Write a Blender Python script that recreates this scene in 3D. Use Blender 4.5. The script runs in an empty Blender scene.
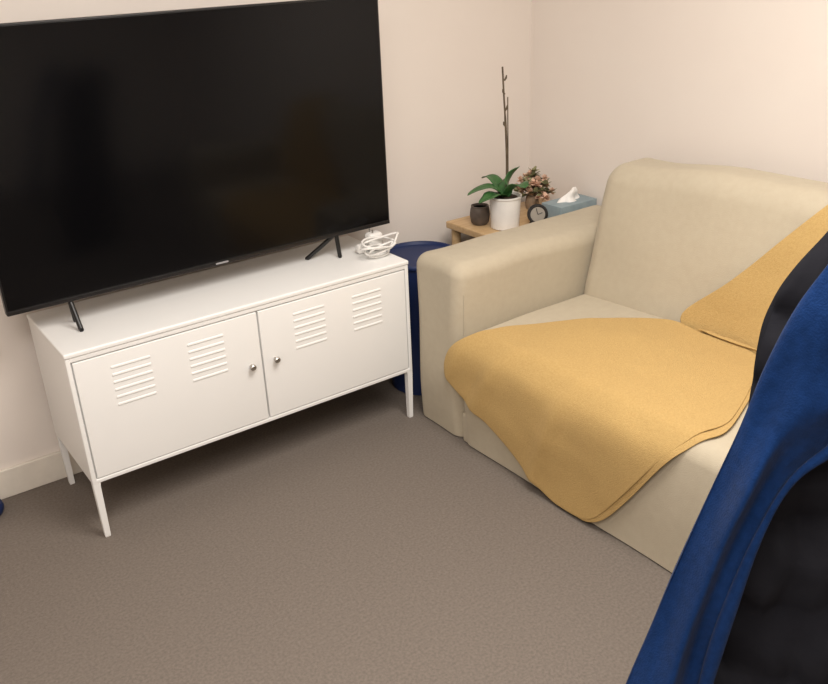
import bpy, bmesh, math, random
from mathutils import Vector, Matrix, noise
random.seed(4)
C=bpy.context.scene.collection
sc=bpy.context.scene
sc.view_settings.view_transform='Standard'
# ---------------- camera (solved from the cabinet, TV and room lines) -----------
CAM=Vector((-0.4735,-2.3825,1.6363)); YAW,PIT,ROL,FPX=0.6128,0.4272,-0.0428,870.77
def basis():
    ca,sa=math.cos(YAW),math.sin(YAW);cb,sb=math.cos(PIT),math.sin(PIT);cc,s_=math.cos(ROL),math.sin(ROL)
    f=Vector((sa*cb,ca*cb,-sb)); r=Vector((ca,-sa,0)); u=r.cross(f)
    return f, r*cc+u*s_, -r*s_+u*cc
F_,R_,U_=basis()
cd=bpy.data.cameras.new('camera'); co=bpy.data.objects.new('camera',cd); C.objects.link(co)
M=Matrix((R_,U_,-F_)).transposed().to_4x4(); M.translation=CAM; co.matrix_world=M
cd.sensor_width=36; cd.lens=36*FPX/828; cd.clip_start=.02; sc.camera=co
def ray(px,py): return F_+R_*((px-414)/FPX)-U_*((py-342)/FPX)
def at(px,py,ax,val):
    d=ray(px,py); return CAM+d*((val-CAM[ax])/d[ax])
def deep(px,py,t): return CAM+ray(px,py)*t
# ---------------- materials -----------------
def lin(c): return tuple(((v/255)/12.92 if v/255<=.04045 else ((v/255+.055)/1.055)**2.4) for v in c)
def mat(name,c,rough=.6,c2=None,scale=20,bump=0,bscale=None,metal=0,sheen=0,coat=0,spec=.5,detail=4):
    m=bpy.data.materials.new(name); m.use_nodes=True; n=m.node_tree.nodes; l=m.node_tree.links; b=n['Principled BSDF']
    tc=n.new('ShaderNodeTexCoord'); nz=n.new('ShaderNodeTexNoise'); nz.inputs['Scale'].default_value=scale; nz.inputs['Detail'].default_value=detail
    l.new(tc.outputs['Object'],nz.inputs['Vector'])
    rp=n.new('ShaderNodeValToRGB'); rp.color_ramp.elements[0].position=.3; rp.color_ramp.elements[1].position=.7
    c2=c2 or tuple(v*.96 for v in c)
    rp.color_ramp.elements[0].color=(*lin(c2),1); rp.color_ramp.elements[1].color=(*lin(c),1)
    l.new(nz.outputs['Fac'],rp.inputs['Fac']); l.new(rp.outputs['Color'],b.inputs['Base Color'])
    b.inputs['Roughness'].default_value=rough; b.inputs['Metallic'].default_value=metal
    b.inputs['Specular IOR Level'].default_value=spec
    if sheen: b.inputs['Sheen Weight'].default_value=sheen; b.inputs['Sheen Roughness'].default_value=.5
    if coat: b.inputs['Coat Weight'].default_value=coat
    if bump:
        nb=n.new('ShaderNodeTexNoise'); nb.inputs['Scale'].default_value=bscale or scale*4; nb.inputs['Detail'].default_value=3
        l.new(tc.outputs['Object'],nb.inputs['Vector'])
        bp=n.new('ShaderNodeBump'); bp.inputs['Strength'].default_value=bump; bp.inputs['Distance'].default_value=.004
        l.new(nb.outputs['Fac'],bp.inputs['Height']); l.new(bp.outputs['Normal'],b.inputs['Normal'])
    return m
def wood(name,c,c2):
    m=mat(name,c,.45,c2,6); n=m.node_tree.nodes; l=m.node_tree.links
    mp=n.new('ShaderNodeMapping'); mp.inputs['Scale'].default_value=(1,14,14)
    tc=[x for x in n if x.type=='TEX_COORD'][0]; nz=[x for x in n if x.type=='TEX_NOISE'][0]
    l.new(tc.outputs['Object'],mp.inputs['Vector']); l.new(mp.outputs['Vector'],nz.inputs['Vector']); return m
MAT=dict(
 wall=mat('wall_paint',(234,226,218),.85,(232,223,215),3,.06,90),
 ceil=mat('ceiling_paint',(238,234,230),.9),
 trim=mat('trim_paint',(232,225,213),.5),
 carpet=mat('carpet_pile',(126,117,109),.95,(109,101,94),130,.4,420,spec=.08,detail=6),
 cab=mat('white_steel',(240,240,238),.38,(238,238,236),4),
 chrome=mat('brushed_metal',(190,186,180),.3,metal=1),
 tvb=mat('tv_black_plastic',(16,16,17),.35),
 scr=mat('tv_screen_glass',(8,8,10),.15,(8,8,10),spec=.22),
 tvtrim=mat('tv_bottom_trim',(48,46,46),.3,metal=.6),
 logo=mat('logo_grey',(150,150,152),.4),
 sofa=mat('beige_microfibre',(190,180,159),.95,(186,175,154),40,.28,400,sheen=.12,spec=.08,detail=5),
 blanket=mat('mustard_fleece_knit',(197,166,110),.97,(188,156,101),160,.7,360,sheen=.06,spec=.03),
 bluep=mat('blue_plastic',(13,36,84),.55),
 whitep=mat('white_plastic',(236,234,230),.35),
 ceramic=mat('white_ceramic',(236,234,230),.3),
 dpot=mat('grey_brown_pot',(104,92,84),.6,(78,70,64),30),
 tpot=mat('tan_clay',(150,128,104),.7,(130,110,90),30),
 leaf=mat('orchid_leaf',(66,112,60),.4,(42,84,42),18),
 stem=mat('dried_stem',(104,90,70),.7,(74,62,48),40),
 soil=mat('bark_mix',(74,54,38),.9,(44,32,24),80,.8,120),
 petal=mat('dried_petal',(232,206,184),.8,(214,174,150),30),
 foliage=mat('muted_foliage',(150,146,110),.8,(120,122,86),30),
 wood=wood('light_oak',(206,176,134),(190,156,112)),
 clockb=mat('clock_black_metal',(28,26,26),.4),
 clockf=mat('clock_face',(156,149,138),.5),
 tissb=mat('tissue_box_teal',(150,166,172),.6,(132,150,158),22),
 tiss=mat('tissue_paper',(246,244,240),.8),
 fleece=mat('navy_blue_fleece',(22,46,88),1.0,(18,39,76),90,.35,380,sheen=.05,spec=.0,detail=6),
 puffer=mat('charcoal_nylon',(33,33,37),1.0,(27,27,31),12,.2,60,spec=.04),
)
# ---------------- mesh helpers --------------
ORG={}
def origin(o):
    while o is not None:
        if o.name in ORG: return ORG[o.name]
        o=o.parent
    return Vector((0,0,0))
def obj(name,bm,m,parent=None,base=None,smooth=True,ang=40):
    bmesh.ops.recalc_face_normals(bm,faces=bm.faces)
    org=origin(parent) if parent else Vector(base or (0,0,0))
    for v in bm.verts: v.co-=org
    me=bpy.data.meshes.new(name); bm.to_mesh(me); bm.free()
    if smooth:
        for p in me.polygons: p.use_smooth=True
        me.set_sharp_from_angle(angle=math.radians(ang))
    me.materials.append(MAT[m]); o=bpy.data.objects.new(name,me); C.objects.link(o)
    if parent: o.parent=parent
    else: o.location=org; ORG[o.name]=org
    return o
def thing(name,loc,label,cat,group=None):
    o=bpy.data.objects.new(name,None); C.objects.link(o); o.location=loc; o.empty_display_size=.05
    ORG[o.name]=Vector(loc); tag(o,label,cat,group); return o
def tag(o,label,cat,group=None):
    o['label']=label; o['category']=cat
    if group: o['group']=group
    return o
def axc(h,r,n,q=4):
    a=[h-r+r*math.tan(math.radians(45)*i/q) for i in range(q+1)] if r>0 else [h]
    inner=h-r
    mid=[-inner+2*inner*i/n for i in range(1,n)]
    return [-v for v in reversed(a)]+mid+a
def rbox(bm,x0,x1,y0,y1,z0,z1,r=.004,n=(1,1,1),warp=None,q=3):
    h=((x1-x0)/2,(y1-y0)/2,(z1-z0)/2); c=Vector(((x0+x1)/2,(y0+y1)/2,(z0+z1)/2))
    r=min(r,*[v*.98 for v in h]); A=[axc(h[i],r,n[i],q) for i in range(3)]
    cache={}
    def vt(p):
        inn=Vector([max(-h[i]+r,min(h[i]-r,p[i])) for i in range(3)]); d=Vector(p)-inn
        if d.length>1e-9: d=d.normalized()*r
        w=inn+d+c; k=tuple(round(t,6) for t in w)
        if k not in cache:
            if warp: w=Vector(warp(w))
            cache[k]=bm.verts.new(w)
        return cache[k]
    for ax in range(3):
        a,b=[i for i in range(3) if i!=ax]
        for s in (-1,1):
            for i in range(len(A[a])-1):
                for j in range(len(A[b])-1):
                    q4=[]
                    for (ii,jj) in ((i,j),(i+1,j),(i+1,j+1),(i,j+1)):
                        p=[0,0,0]; p[ax]=s*h[ax]; p[a]=A[a][ii]; p[b]=A[b][jj]; q4.append(vt(p))
                    u=[]; [u.append(v) for v in q4 if v not in u]
                    if len(u)>=3:
                        try: bm.faces.new(u)
                        except ValueError: pass
    return bm
def grid_loft(bm,rings,closed=True,cap=True):
    V=[[bm.verts.new(p) for p in rg] for rg in rings]; n=len(rings[0])
    for a,b in zip(V,V[1:]):
        for i in range(n if closed else n-1):
            j=(i+1)%n; bm.faces.new((a[i],a[j],b[j],b[i]))
    if cap and closed:
        bm.faces.new(V[0]); bm.faces.new(list(reversed(V[-1])))
    return V
def tube(bm,pts,rad,n=10,cap=True):
    pts=[Vector(p) for p in pts]; rings=[]; up=Vector((0,0,1)); prev=None
    for i,p in enumerate(pts):
        t=(pts[min(i+1,len(pts)-1)]-pts[max(i-1,0)]).normalized()
        if prev is None:
            s=t.cross(up); 
            if s.length<.05: s=t.cross(Vector((1,0,0)))
        else: s=prev-t*prev.dot(t)
        s.normalize(); prev=s; w=t.cross(s)
        r=rad[i] if isinstance(rad,(list,tuple)) else rad
        rings.append([p+(s*math.cos(a)+w*math.sin(a))*r for a in [2*math.pi*k/n for k in range(n)]])
    grid_loft(bm,rings,True,cap); return bm
def lathe(bm,c,prof,n=40):
    rings=[[Vector((c[0]+r*math.cos(2*math.pi*k/n),c[1]+r*math.sin(2*math.pi*k/n),c[2]+z)) for k in range(n)] for r,z in prof]
    grid_loft(bm,rings,True,True); return bm
def crv(pts,n=8,closed=False):
    P=[Vector(p) for p in pts]; o=[]; N=len(P)
    for i in range(N if closed else N-1):
        g=(lambda k:P[k%N]) if closed else (lambda k:P[max(0,min(N-1,k))])
        a,b,c,d=g(i-1),g(i),g(i+1),g(i+2)
        for k in range(n):
            t=k/n; o.append(.5*((2*b)+(c-a)*t+(2*a-5*b+4*c-d)*t*t+(3*b-a-3*c+d)*t**3))
    if not closed: o.append(P[-1])
    return o
B=bmesh.new
XW,YW=2.185,.45; XL,YB,ZC=-1.7,-4.2,2.45
# ---------------- setting ----------------
def struct(name,bm,m):
    o=obj(name,bm,m,smooth=False); o['kind']='structure'; return o
struct('floor',rbox(B(),XL-.1,XW+.1,YB-.1,YW+.1,-.1,0,0),'carpet')
struct('ceiling',rbox(B(),XL-.1,XW+.1,YB-.1,YW+.1,ZC,ZC+.1,0),'ceil')
struct('wall_back',rbox(B(),XL,XW,YW,YW+.1,0,ZC,0),'wall')
struct('wall_right',rbox(B(),XW,XW+.1,YB,YW,0,ZC,0),'wall')
struct('wall_left',rbox(B(),XL-.1,XL,YB,YW,0,ZC,0),'wall')
struct('wall_front',rbox(B(),XL,XW,YB-.1,YB,0,ZC,0),'wall')
struct('baseboard_back',rbox(B(),XL,XW,YW-.014,YW,0,.104,.004),'trim')
struct('baseboard_right',rbox(B(),XW-.014,XW,YB,YW-.014,0,.104,.004),'trim')
# ---------------- cabinet ----------------
W,D,H,ZB=1.19,.40,.63,.197
cab=thing('metal_cabinet',(W/2,D/2,0),'low white metal cabinet with two louvred doors and four legs, under the television','cabinet')
bm=B()
rbox(bm,.004,W-.004,.012,D,ZB+.004,H-.016,.002)
rbox(bm,0,.014,0,D,ZB,H-.016,.003); rbox(bm,W-.014,W,0,D,ZB,H-.016,.003)
rbox(bm,.012,W-.012,0,.03,ZB,ZB+.014,.003); rbox(bm,.012,W-.012,0,.03,H-.03,H-.014,.003)
obj('body',bm,'cab',cab)
obj('top',rbox(B(),-.002,W+.002,-.003,D,H-.016,H,.005),'cab',cab)
zd0,zd1=ZB+.017,H-.033
for (a,b,kx,vents) in ((.018,.5935,.554,(.179,.415)),(.5995,W-.018,.641,(.781,1.009))):
    d=obj('door',rbox(B(),a,b,-.001,.011,zd0,zd1,.002),'cab',cab)
    for vx in vents:
        bm=B()
        for i in range(6):
            z=.554-i*.0243
            def wp(p,z=z):
                return (p[0],p[1]-(.0006 if p[2]<z else 0),p[2])
            rbox(bm,vx-.06,vx+.06,-.0028,.003,z-.005,z+.004,.004,(4,1,2),wp,4)
        obj('louvre_vent',bm,'cab',d)
    bm=B(); tube(bm,[(kx,-.001,.42),(kx,-.012,.42)],.006,16); tube(bm,[(kx,-.010,.42),(kx,-.014,.42),(kx,-.021,.42),(kx,-.024,.42)],[.008,.010,.010,.007],20)
    k=obj('knob',bm,'chrome',d); k['label']='chrome knob'
for (x,sx) in ((0,1),(W,-1)):
    for (y,sy) in ((0,1),(D,-1)):
        def ring(z,w,ins): 
            x0=x+sx*ins; y0=y+sy*ins
            return [Vector(p) for p in ((x0,y0,z),(x0+sx*w,y0,z),(x0+sx*w,y0+sy*w,z),(x0,y0+sy*w,z))]
        bm=B(); grid_loft(bm,[ring(ZB+.004,.023,.001),ring(ZB-.012,.021,.001),ring(.004,.017,.004),ring(0,.015,.005)])
        obj('leg',bm,'cab',cab,smooth=False)
# ---------------- television ----------------
tx0,tx1,tz0,tz1,ty=-.088,1.247,.712,1.493,.186
tv=thing('television',((tx0+tx1)/2,ty+.02,H),'large black flat screen television standing on the white metal cabinet','television')
bm=B(); rbox(bm,tx0,tx1,ty,ty+.028,tz0,tz1,.003); rbox(bm,tx0+.18,tx1-.18,ty+.025,ty+.075,tz0+.03,tz0+.45,.02)
obj('casing',bm,'tvb',tv)
obj('screen',rbox(B(),tx0+.006,tx1-.006,ty-.0015,ty+.004,tz0+.016,tz1-.006,.001),'scr',tv)
obj('bottom_trim',rbox(B(),tx0+.002,tx1-.002,ty-.003,ty+.003,tz0+.001,tz0+.013,.001),'tvtrim',tv)
mx=(tx0+tx1)/2
obj('logo_plate',rbox(B(),mx-.022,mx+.022,ty-.0045,ty,tz0+.004,tz0+.010,.001),'logo',tv)
for fx,bdx,yf,yb_,ext in ((.092,.010,.145,.225,.008),(1.025,-.095,.190,.245,.004)):
    bm=B()
    for yy,dx,q in ((yf,.002,-1),(yb_,bdx,1)):
        pts=[(fx,ty+.015,tz0+.008),(fx+dx*.3,(ty+.015)*.7+yy*.3,tz0-.018),(fx+dx,yy,H+.0086),(fx+dx,yy+ext*q,H+.0084)]
        tube(bm,crv(pts,5),[.0076]*11+[.0070]*3+[.0065]*2,10)
    obj('foot',bm,'tvb',tv)
# ---------------- cables on cabinet ----------------
pc=at(374,254,2,H)
ch=thing('cable_bundle',(pc.x,pc.y,H),'white plug adapter with loosely coiled white cable on the right end of the cabinet','cable')
ax_,ay_=pc.x-.002,pc.y+.034
bm=B(); rbox(bm,ax_,ax_+.060,ay_-.018,ay_+.028,H+.001,H+.068,.014); ad=obj('adapter',bm,'whitep',ch)
for dz in (0,.02): obj('plug_pin',tube(B(),[(ax_+.02,ay_+dz-.005,H+.067),(ax_+.02,ay_+dz-.005,H+.080)],.003,8),'chrome',ad)
bm=B(); rbox(bm,ax_-.046,ax_-.010,ay_-.012,ay_+.018,H+.001,H+.036,.011); obj('plug',bm,'whitep',ch)
pts=[]
for i in range(42):
    a=i*.60+.6; lp=i//10; r=.046+.006*lp
    pts.append((pc.x-.004+.016*math.sin(lp*2.3)+r*1.05*math.cos(a),pc.y-.040+.012*math.cos(lp*1.9)+r*.60*math.sin(a),H+.007+.009*lp+.020*(1+math.sin(a+lp*1.9))*.7))
pts+= [(pc.x-.035,pc.y-.01,H+.055),(ax_-.028,ay_-.012,H+.032)]
obj('cable',tube(B(),crv(pts,6),.0040,8),'whitep',ch)
# ---------------- sofa ----------------
XF=1.214; SY0,SY1=-1.56,-.250; ZS=.435; AH=.665
sofa=thing('sofa',(1.7,-.9,0),'beige fabric two seater sofa with broad softly rounded arms, against the right wall','sofa')
def wob(p,a=.006,s=4): 
    n=noise.noise_vector(Vector(p)*s); return Vector(p)+n*a
def fl(p): p=Vector(p); p.z=max(p.z,.006); return p
for (a,b) in ((SY1,.006),(SY0-.256,SY0)):
    def armw(p,a=a,b=b):
        p=Vector(p); m=(a+b)/2
        if p.z>.5: p.z-=.012*(abs(p.y-m)/.13)**2
        if p.x<XF+.1: p.x-=.008*max(0,1-((p.z-.35)/.33)**2)
        return fl(wob(p,.008,4))
    ar=obj('arm',rbox(B(),XF,2.13,a,b,-.05,AH,.048,(14,6,12),armw,7),'sofa',sofa,ang=60)
    zs=[.02+.05*i for i in range(12)]; sp_=[armw(Vector((XF+.031,a+.0014,z))) for z in zs]
    obj('seam',tube(B(),sp_,.0016,6),'sofa',ar)
obj('base',rbox(B(),XF+.004,2.08,SY0+.002,SY1-.002,-.05,.120,.012,(4,10,3),lambda p:fl(wob(p,.005,4)),),'sofa',sofa,ang=60)
def crown(x,y):
    u=max(0,min(1,(y-SY0)/(SY1-SY0))); v=max(0,min(1,(x-XF)/.6)); return .034*math.sin(math.pi*u)**.8*(v**.7)-.004
def seatw(p):
    p=Vector(p)
    if p.z>.3: p.z+=crown(p.x,p.y)
    if p.x<XF+.05: p.x-=.008*math.sin(math.pi*max(0,min(1,(p.z-.05)/.38)))
    return wob(p,.005,4)
def seatf(p): return fl(seatw(p))
obj('seat_cushion',rbox(B(),XF-.001,1.87,SY0+.004,SY1-.004,-.050,ZS,.052,(14,24,6),seatf,6),'sofa',sofa,ang=60)
def topscale(y): 
    t=max(0,min(1,(-.27-y)/.85)); return 1+.10*math.sin(t*math.pi/2)
def backwarp(p):
    p=Vector(p); h=max(0,p.z-.44); 
    if p.z>.44: p.z=.44+h*topscale(p.y)
    p.x+=(h)*.27
    p.x-=.014*math.sin(math.pi*max(0,min(1,(p.y-SY0)/(SY1-SY0))))*min(1,h*5)
    return wob(p,.010,4)
bk=obj('backrest',rbox(B(),1.765,1.985,SY0+.003,SY1-.008,.36,.896,.064,(6,20,10),backwarp,7),'sofa',sofa,ang=60)
obj('back_panel',rbox(B(),1.99,2.13,SY0+.003,SY1-.004,.012,.62,.03,(3,8,6)),'sofa',sofa,ang=60)
# ---------------- blanket ----------------
OFF=.010
prof=crv([(2.12,.893+OFF),(2.04,.901+OFF),(1.94,.887+OFF),(1.866-OFF,.81),(1.763-OFF,.48),(1.735-OFF,.446+OFF),(1.66,ZS+.002+OFF),(1.45,ZS+.002+OFF),(1.30,ZS+.000+OFF),(1.240,ZS-.012+OFF),(XF-.010-OFF,ZS-.065),(XF-.016-OFF,.25),(XF-.012-OFF,.10),(XF-.012-OFF,.012)],10)
S=[0]
for a,b in zip(prof,prof[1:]): S.append(S[-1]+(Vector(b)-Vector(a)).length)
LT=S[-1]
def F(u):
    u=max(0,min(LT-1e-6,u)); lo=0
    for i in range(len(S)-1):
        if S[i+1]>=u: lo=i; break
    t=(u-S[lo])/(S[lo+1]-S[lo]); p=prof[lo].lerp(prof[lo+1],t); return p[0],p[1]
def FZ(u,y):
    x,z=F(u)
    if u<S[48] and z>.44: z=.44+(z-.44)*topscale(y)
    if u>=S[48] and z>.38: z+=crown(x,y)*min(1,(z-.38)/.04)
    return x,z
def px2uv(px,py,lo,hi):
    d=ray(px,py); best=None; N=600; prev=None
    for i in range(N+1):
        u=lo+(hi-lo)*i/N; x,_=F(u); t=(x-CAM.x)/d.x; y=CAM.y+t*d.y; x,z=FZ(u,y); g=(CAM.z+t*d.z)-z
        if prev is not None and (g>0)!=(prev>0): 
            if best is None or t<best[2]: best=(u,y,t)
        prev=g
        if best is None and (i==0 or abs(g)<near[0]): near=(abs(g),u,y)
    if best is None: return Vector((near[1],near[2]))
    return Vector((best[0],best[1]))
def cloth(outline,lo,hi,ctr,seed,lift=0,amp=.006,m='blanket',name='x',parent=None,thick=.004,crease=None):
    uv=[px2uv(a,b,lo,hi) if a is not None else Vector(b) for a,b in outline]
    uv=crv([Vector((p.x,p.y,0)) for p in uv],8,True)
    c=px2uv(ctr[0],ctr[1],lo,hi); bm=B(); rings=[]; NR=60
    for k in range(1,NR+1):
        r=k/NR; ring=[]
        for q in uv:
            u=c.x+(q.x-c.x)*r; y=c.y+(q.y-c.y)*r
            x,z=FZ(u,y); x2,z2=FZ(min(u+.004,LT-1e-5),y); x1,z1=FZ(max(0,u-.004),y)
            t=Vector((x2-x1,0,z2-z1)); n=Vector((t.z,0,-t.x)); n.normalize()
            if n.z<-.2 : n=-n
            if n.x>0.1 and n.z<.5: n=-n
            h=noise.noise(Vector((u*4,y*4,seed)))*amp+noise.noise(Vector((u*10,y*8,seed+3)))*amp*.5
            if crease: h+=crease(u,y)
            p=Vector((x,y,z))+n*(max(-.003,h)+lift+.004); p.z=max(p.z,.012); ring.append(p)
        rings.append(ring)
    V=grid_loft(bm,rings,True,False)
    x,z=FZ(c.x,c.y); cv=bm.verts.new((x,c.y,z+.004+lift))
    n=len(V[0])
    for i in range(n): bm.faces.new((cv,V[0][(i+1)%n],V[0][i]))
    o=obj(name,bm,m,parent,ang=80)
    s=o.modifiers.new('thick','SOLIDIFY'); s.thickness=thick; s.offset=0
    bv=o.modifiers.new('sub','SUBSURF'); bv.levels=1; bv.render_levels=1
    return o
def crease(u,y):
    k=min(1,max(0,(u-S[80])/.25))
    w=.014*math.exp(-((y+.60-.5*(u-S[70]))/.035)**2)+.012*math.exp(-((y+.86-.35*(u-S[70]))/.03)**2)+.009*math.exp(-((y+.42-.5*(u-S[70]))/.03)**2)
    m=.003*math.exp(-(((u-S[66])+.55*(y+.75))/.03)**2)
    return k*w+m
bl=thing('throw_blanket',(1.4,-.75,ZS),'mustard yellow fleece blanket spread over the sofa seat and backrest','blanket')
e1=px2uv(862,190,0,S[40])
cloth([(None,(.03,e1.y-.02)),(None,(.6*e1.x,e1.y-.01)),(862,190),(828,209),(780,245),(732,282),(684,315),(702,333),(752,352),(800,368),(None,(S[56],-1.36)),(None,(S[35],-1.42)),(None,(S[15],-1.42)),(None,(.03,-1.36))],0,S[60],(800,290),2.2,.013,.008,name='back_drape',parent=bl)
cloth([(446,368),(447,355),(456,343),(485,332),(520,326),(590,320),(662,313),(705,320),(756,336),(758,372),(738,412),(722,428),(690,440),(655,465),(618,500),(592,519),(573,525),(555,513),(535,482),(503,441),(470,404),(452,384)],S[52],LT,(600,390),7.1,.001,.007,name='seat_drape',parent=bl,crease=crease)
cloth([(600,400),(700,355),(754,360),(757,382),(742,412),(724,434),(694,446),(660,469),(624,504),(600,521),(580,525),(570,500)],S[53],LT,(665,420),5.3,-.003,.003,name='folded_layer',parent=bl,thick=.003)
# ---------------- side table ----------------
TZ=.60
st=thing('side_table',(1.87,.19,0),'small light wooden side table in the corner behind the sofa arm','side table')
tX0,tX1,tY0,tY1=1.64,2.165,.03,.36
obj('tabletop',rbox(B(),tX0,tX1,tY0,tY1,TZ-.028,TZ,.004),'wood',st)
for x in (tX0+.03,tX1-.03):
    for y in (tY0+.03,tY1-.03):
        bm=B(); tube(bm,[(x,y,TZ-.026),(x,y,0)],[.02,.014],14); obj('leg',bm,'wood',st)
# orchid
po=at(505,227,2,TZ); ox,oy=po.x,po.y
orc=thing('potted_orchid',(ox,oy,TZ),'orchid with green leaves and bare tall stem in white pot on the wooden side table','potted plant')
obj('pot',lathe(B(),(ox,oy,TZ),[(.05,.0),(.056,.003),(.062,.12),(.066,.124),(.066,.13),(.060,.13),(.056,.118),(.02,.116)]),'ceramic',orc)
obj('bark',lathe(B(),(ox,oy,TZ),[(.056,.112),(.05,.122),(.02,.126),(.003,.127)],24),'soil',orc)
def leaf(bm,base,pts,w,n=14,fold=.25):
    P=crv([Vector(base)]+[Vector(p) for p in pts],6); rings=[]
    for i,p in enumerate(P):
        t=(P[min(i+1,len(P)-1)]-P[max(i-1,0)]).normalized(); s=t.cross(Vector((0,0,1)))
        if s.length<.1: s=Vector((R_.x,R_.y,0))
        s.normalize(); up=s.cross(t); f=i/(len(P)-1); ww=w*max(.06,math.sin(math.pi*min(1,f*.92+.08))**.6)
        rings.append([p+s*(ww*k/3)+up*(abs(k)/3*ww*fold) for k in range(-3,4)])
    grid_loft(bm,rings,False,False)
Rh=Vector((R_.x,R_.y,0)).normalized(); Fh=Vector((F_.x,F_.y,0)).normalized(); Z=Vector((0,0,1))
ob=Vector((ox,oy,TZ+.125))
for pts,w in (([Rh*-.05+Z*.035,Rh*-.10+Z*.030,Rh*-.148+Z*.010],.036),
              ([Rh*-.04+Z*.02-Fh*.04,Rh*-.075+Z*.014-Fh*.07,Rh*-.11+Z*-.002-Fh*.08],.034),
              ([Rh*.012+Z*.045+Fh*.01,Rh*.030+Z*.085+Fh*.005,Rh*.052+Z*.115-Fh*.01],.048),
              ([Rh*.03+Z*.04-Fh*.03,Rh*.050+Z*.060-Fh*.06,Rh*.065+Z*.055-Fh*.09],.040),
              ([Rh*-.02+Z*.035+Fh*.04,Rh*-.05+Z*.06+Fh*.08,Rh*-.08+Z*.05+Fh*.11],.028)):
    bm=B(); leaf(bm,ob,[ob+p for p in pts],w); o=obj('leaf',bm,'leaf',orc,ang=80)
    s=o.modifiers.new('t','SOLIDIFY'); s.thickness=.002
sp=[ob+Rh*.004,ob+Rh*.006+Z*.12,ob+Rh*.002+Z*.25,ob+Rh*-.006+Z*.38,ob+Rh*-.012+Z*.49]
obj('flower_stem',tube(B(),crv(sp,8),[.0042]*20+[.0034]*13,8),'stem',orc)
bm=B(); tube(bm,[ob+Rh*.012,ob+Rh*.008+Z*.38],.0022,6); obj('support_stake',bm,'stem',orc)
for h,s in ((.27,-1),(.33,1),(.39,-1),(.44,1)):
    bm=B(); b0=ob+Rh*(.002-.03*max(0,h-.22))+Z*h; tube(bm,[b0,b0+Rh*.006*s+Z*.010,b0+Rh*.008*s+Z*.020],[.003,.0042,.002],8)
    obj('bud',bm,'stem',orc)
# small grey-brown pot
pd=at(480,224,2,TZ)
dp=thing('small_pot',(pd.x,pd.y,TZ),'small dark grey-brown round pot left of the white orchid pot','pot')
obj('bowl',lathe(B(),(pd.x,pd.y,TZ),[(.025,0),(.036,.01),(.041,.04),(.038,.065),(.034,.075),(.030,.073),(.028,.06),(.005,.058)],28),'dpot',dp)
obj('rim',lathe(B(),(pd.x,pd.y,TZ+.070),[(.033,0),(.036,.003),(.036,.008),(.031,.008),(.031,0)],28),'dpot',dp)
# dried flowers
pf=at(532,208,2,TZ); 
df=thing('dried_flowers',(pf.x,pf.y,TZ),'bushy bunch of peach pink dried flowers behind the alarm clock and orchid leaves','flowers')
obj('vase',lathe(B(),(pf.x,pf.y,TZ),[(.026,0),(.030,.02),(.026,.05),(.018,.062),(.021,.070),(.016,.070),(.013,.055)],24),'tpot',df)
random.seed(11); base=Vector((pf.x,pf.y,TZ+.05)); bmS=B(); bmL=B()
for i in range(76):
    a=random.uniform(0,6.28); el=random.uniform(-.1,1.5); rr=random.uniform(.035,.080)
    tip=base+Z*.012+Vector((rr*math.cos(a)*math.cos(el),rr*math.sin(a)*math.cos(el),rr*math.sin(el)*1.15)); tube(bmS,[base,base.lerp(tip,.6)+Z*.01,tip],.0013,5)
    if i<40:
        bm=B() ; R=random.uniform(.015,.023)
        out=(tip-base).normalized()
        for k in range(12):
            rv=Vector((random.uniform(-1,1),random.uniform(-1,1),random.uniform(-1,1)))
            d=(out*.6+rv).normalized()
            leaf(bm,tip,[tip+d*R*.6,tip+d*R+Z*.002],R*.45,fold=.4)
        o=obj('flower_head',bm,'petal',df,ang=80)
    else:
        for k in range(6):
            d=Vector((random.uniform(-1,1),random.uniform(-1,1),random.uniform(-.2,1))).normalized()
            leaf(bmL,tip,[tip+d*.014,tip+d*.030],.009)
obj('stems',bmS,'stem',df); obj('foliage',bmL,'foliage',df,ang=80)
# alarm clock
pk=at(537,225,2,TZ); kc=Vector((pk.x,pk.y,TZ+.045))
ck=thing('alarm_clock',(pk.x,pk.y,TZ),'small round alarm clock with black rim and pale face beside the tissue box','clock')
ND=-(Fh*.9-Z*.2).normalized()
obj('case',tube(B(),[kc-ND*.018,kc-ND*.015,kc+ND*.010,kc+ND*.014],[.034,.039,.040,.039],32),'clockb',ck)
obj('dial',tube(B(),[kc+ND*.0135,kc+ND*.0155],.033,32),'clockf',ck)
V_=ND.cross(Rh).normalized(); V_=V_ if V_.z>0 else -V_
H_=V_.cross(ND).normalized()
cp=[kc+ND*.015+(H_*math.cos(2*math.pi*k/36)+V_*math.sin(2*math.pi*k/36))*.035 for k in range(37)]
obj('bezel',tube(B(),cp,.006,8),'clockb',ck)
for e,w_ in ((H_*.018+V_*.006,.0016),(-H_*.006+V_*.024,.0012)):
    obj('clock_hand',tube(B(),[kc+ND*.017,kc+ND*.017+e],w_,6),'clockb',ck)
for s in (-1,1):
    bm=B(); tube(bm,[kc+Rh*s*.024-Z*.031,kc+Rh*s*.032-Z*.0445],[.005,.003],8); obj('leg',bm,'clockb',ck)
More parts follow.
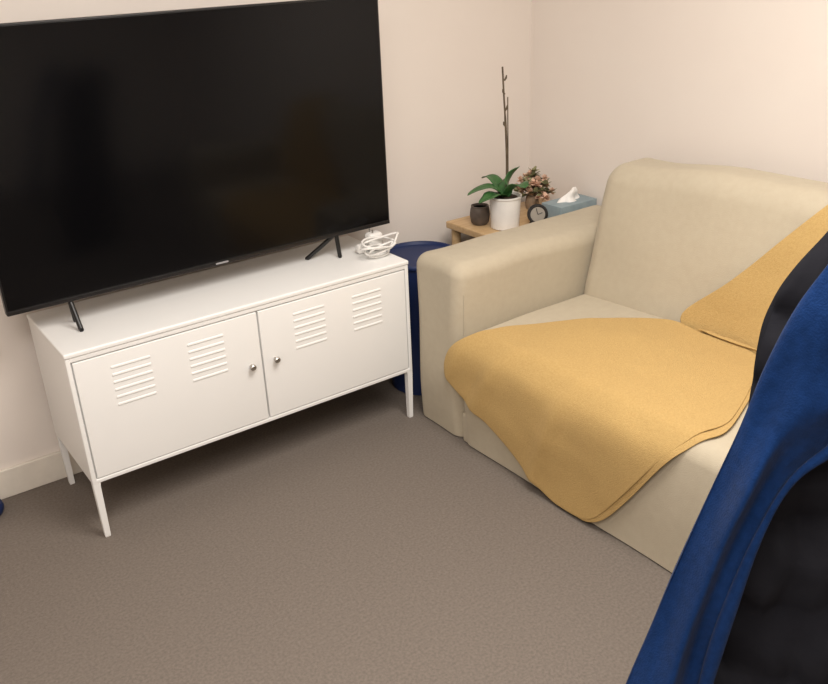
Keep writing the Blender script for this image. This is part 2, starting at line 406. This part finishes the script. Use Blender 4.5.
# tissue box
pt=at(571,216,2,TZ)
tb=thing('tissue_box',(pt.x,pt.y,TZ),'pale teal patterned tissue box with white tissue pulled up, at the wall end of table','tissue box')
cx,cy=min(pt.x,2.05),pt.y
obj('carton',rbox(B(),cx-.105,cx+.100,cy-.055,cy+.055,TZ+.0005,TZ+.068,.002),'tissb',tb)
bm=B(); rings=[]
for k in range(9):
    f=k/8; ring=[]
    for j in range(20):
        a=2*math.pi*j/20; r=(.037*(1-f)+.005)*(1+.35*math.sin(3*a+f*2)); 
        ring.append(Vector((cx-.0+r*1.3*math.cos(a)+.02*f*f,cy+r*.5*math.sin(a)+.006*math.sin(f*6),TZ+.067+.052*f+.008*math.sin(2*a)*(1-f)*(f>0))))
    rings.append(ring)
grid_loft(bm,rings); obj('tissue',bm,'tiss',tb,ang=80)
# ---------------- blue bin ----------------
bx,by=1.395,.215
bn=thing('laundry_tub',(bx,by,0),'round navy blue plastic tub with flat lid between the metal cabinet and sofa arm','tub')
obj('tub_wall',lathe(B(),(bx,by,0),[(.125,0),(.13,.004),(.150,.545),(.147,.545),(.127,.012),(.02,.01)],56),'bluep',bn)
obj('lid',lathe(B(),(bx,by,.538),[(.153,.0),(.157,.0),(.159,.004),(.158,.013),(.154,.017),(.148,.016),(.142,.006),(.06,.003),(.003,.003)],56),'bluep',bn)
# small blue thing by the baseboard
bb=obj('floor_weight',lathe(B(),(-.255,.365,0),[(.02,0),(.036,.004),(.044,.018),(.045,.03),(.040,.046),(.026,.056),(.010,.058),(.009,.066),(.004,.068)],32),'bluep',base=(-.255,.365,0))
tag(bb,'small rounded blue object on carpet by the baseboard, left of the cabinet','blue object')
# ---------------- jackets ----------------
def jacket_loft(rows,front,back,nseg,fold,quilt=None,floor=None):
    Ls=[deep(*l,t) for l,r,t in rows]; Rs=[deep(*r,t) for l,r,t in rows]
    if floor is not None:
        for z in floor:
            Ls.append(Vector((Ls[-1].x,Ls[-1].y,z))); Rs.append(Vector((Rs[-1].x,Rs[-1].y,z)))
    Ls=crv(Ls,12); Rs=crv(Rs,12)
    rings=[]; n=len(Ls)
    for i,(a,b) in enumerate(zip(Ls,Rs)):
        mid=(a+b)/2; s=(b-a)/2; w=s.length; s.normalize()
        al=(Ls[min(i+1,n-1)]-Ls[max(i-1,0)]).normalized(); nrm=s.cross(al).normalized()
        if nrm.dot(F_)>0: nrm=-nrm
        ring=[]
        for k in range(nseg):
            an=2*math.pi*k/nseg; c_,s_=math.cos(an),math.sin(an)
            d=front if s_>0 else back
            p=mid+s*(w*c_)+nrm*(d*s_)
            p+=nrm*fold(i/n,c_,s_)*abs(s_)**.5
            if quilt: p+=nrm*quilt(p,s_)+s*(quilt(p,1)*.5*c_)
            ring.append(p)
        rings.append(ring)
    bm=B(); grid_loft(bm,rings); return bm
bj_rows=[((905,150),(1010,270),.98),((842,246),(945,345),.99),((797,306),(886,410),1.01),((766,364),(838,444),1.04),((739,430),(786,482),1.07),((710,492),(753,542),1.10),((674,572),(728,608),1.14),((648,634),(706,672),1.18),((621,698),(690,744),1.21),((590,790),(674,840),1.25)]
def ridge(x,w): return math.exp(-(x/w)**2)
def foldb(f,c,s):
    n1=noise.noise(Vector((f*2.2,1.7,.3)))*.4; n2=noise.noise(Vector((f*2.5,4.7,2.3)))*.35
    v=.015*ridge(c-(.55-1.1*f+n1),.34)+.013*ridge(c-(-.55+.7*f+n2),.30)
    v+=.016*noise.noise(Vector((c*1.5,f*8,1.3)))-.008
    return v*(1 if s>0 else .3)
fj=thing('fleece_jacket',deep(700,684,1.2),'navy blue fleece jacket hanging over the black padded coat, right foreground','jacket')
fo=obj('draped_body',jacket_loft(bj_rows,.026,.03,120,foldb),'fleece',fj,ang=80)
rl=crv([deep(a,b,t) for a,b,t in ((960,343,.985),(895,400,.99),(843,442,1.01),(793,480,1.035),(760,534,1.07),(733,600,1.11),(711,665,1.15),(693,735,1.185),(681,795,1.22))],6)
obj('front_edge',tube(B(),rl,[.007+.003*math.sin(i*.23) for i in range(len(rl))],16),'fleece',fj,ang=80)
pj_rows=[((870,180),(1080,200),1.14),((828,236),(1080,250),1.14),((783,288),(1080,310),1.15),((762,343),(1080,370),1.16),((752,400),(1080,440),1.18),((742,470),(1080,510),1.20),((735,560),(1080,590),1.23),((722,640),(1080,670),1.26),((705,720),(1080,760),1.30),((695,800),(1080,840),1.34)]
def foldp(f,c,s): return .022*noise.noise(Vector((c*3,f*6,4.3)))+.018*noise.noise(Vector((c*8,f*16,2.3)))
def quilt(p,s): return .018*abs(math.sin((p.z+.06*noise.noise(p*4))*math.pi/.11+.8*noise.noise(p*6)))**.6-.010+.006*noise.noise(p*22)
pj=thing('padded_coat',deep(900,700,1.3),'black quilted padded coat hanging beneath the blue fleece, right foreground','coat')
obj('quilted_body',jacket_loft(pj_rows,.05,.09,120,foldp,quilt,floor=(.35,.2,.03)),'puffer',pj,ang=80)
# ---------------- light ----------------
def area(name,loc,rot,size,e,col):
    l=bpy.data.lights.new(name,'AREA'); l.shape='DISK'; l.size=size; l.energy=e; l.color=col
    o=bpy.data.objects.new(name,l); C.objects.link(o); o.location=loc; o.rotation_euler=rot; return o
area('ceiling_lamp',(.75,-1.4,2.42),(0,0,0),1.1,54,(1,.94,.875))
area('second_ceiling_lamp',(-.7,-2.3,2.42),(0,0,0),1.1,46,(1,.95,.91))
w=bpy.data.worlds.new('world'); sc.world=w; w.use_nodes=True; w.node_tree.nodes['Background'].inputs[0].default_value=(.6,.5,.42,1); w.node_tree.nodes['Background'].inputs[1].default_value=.3
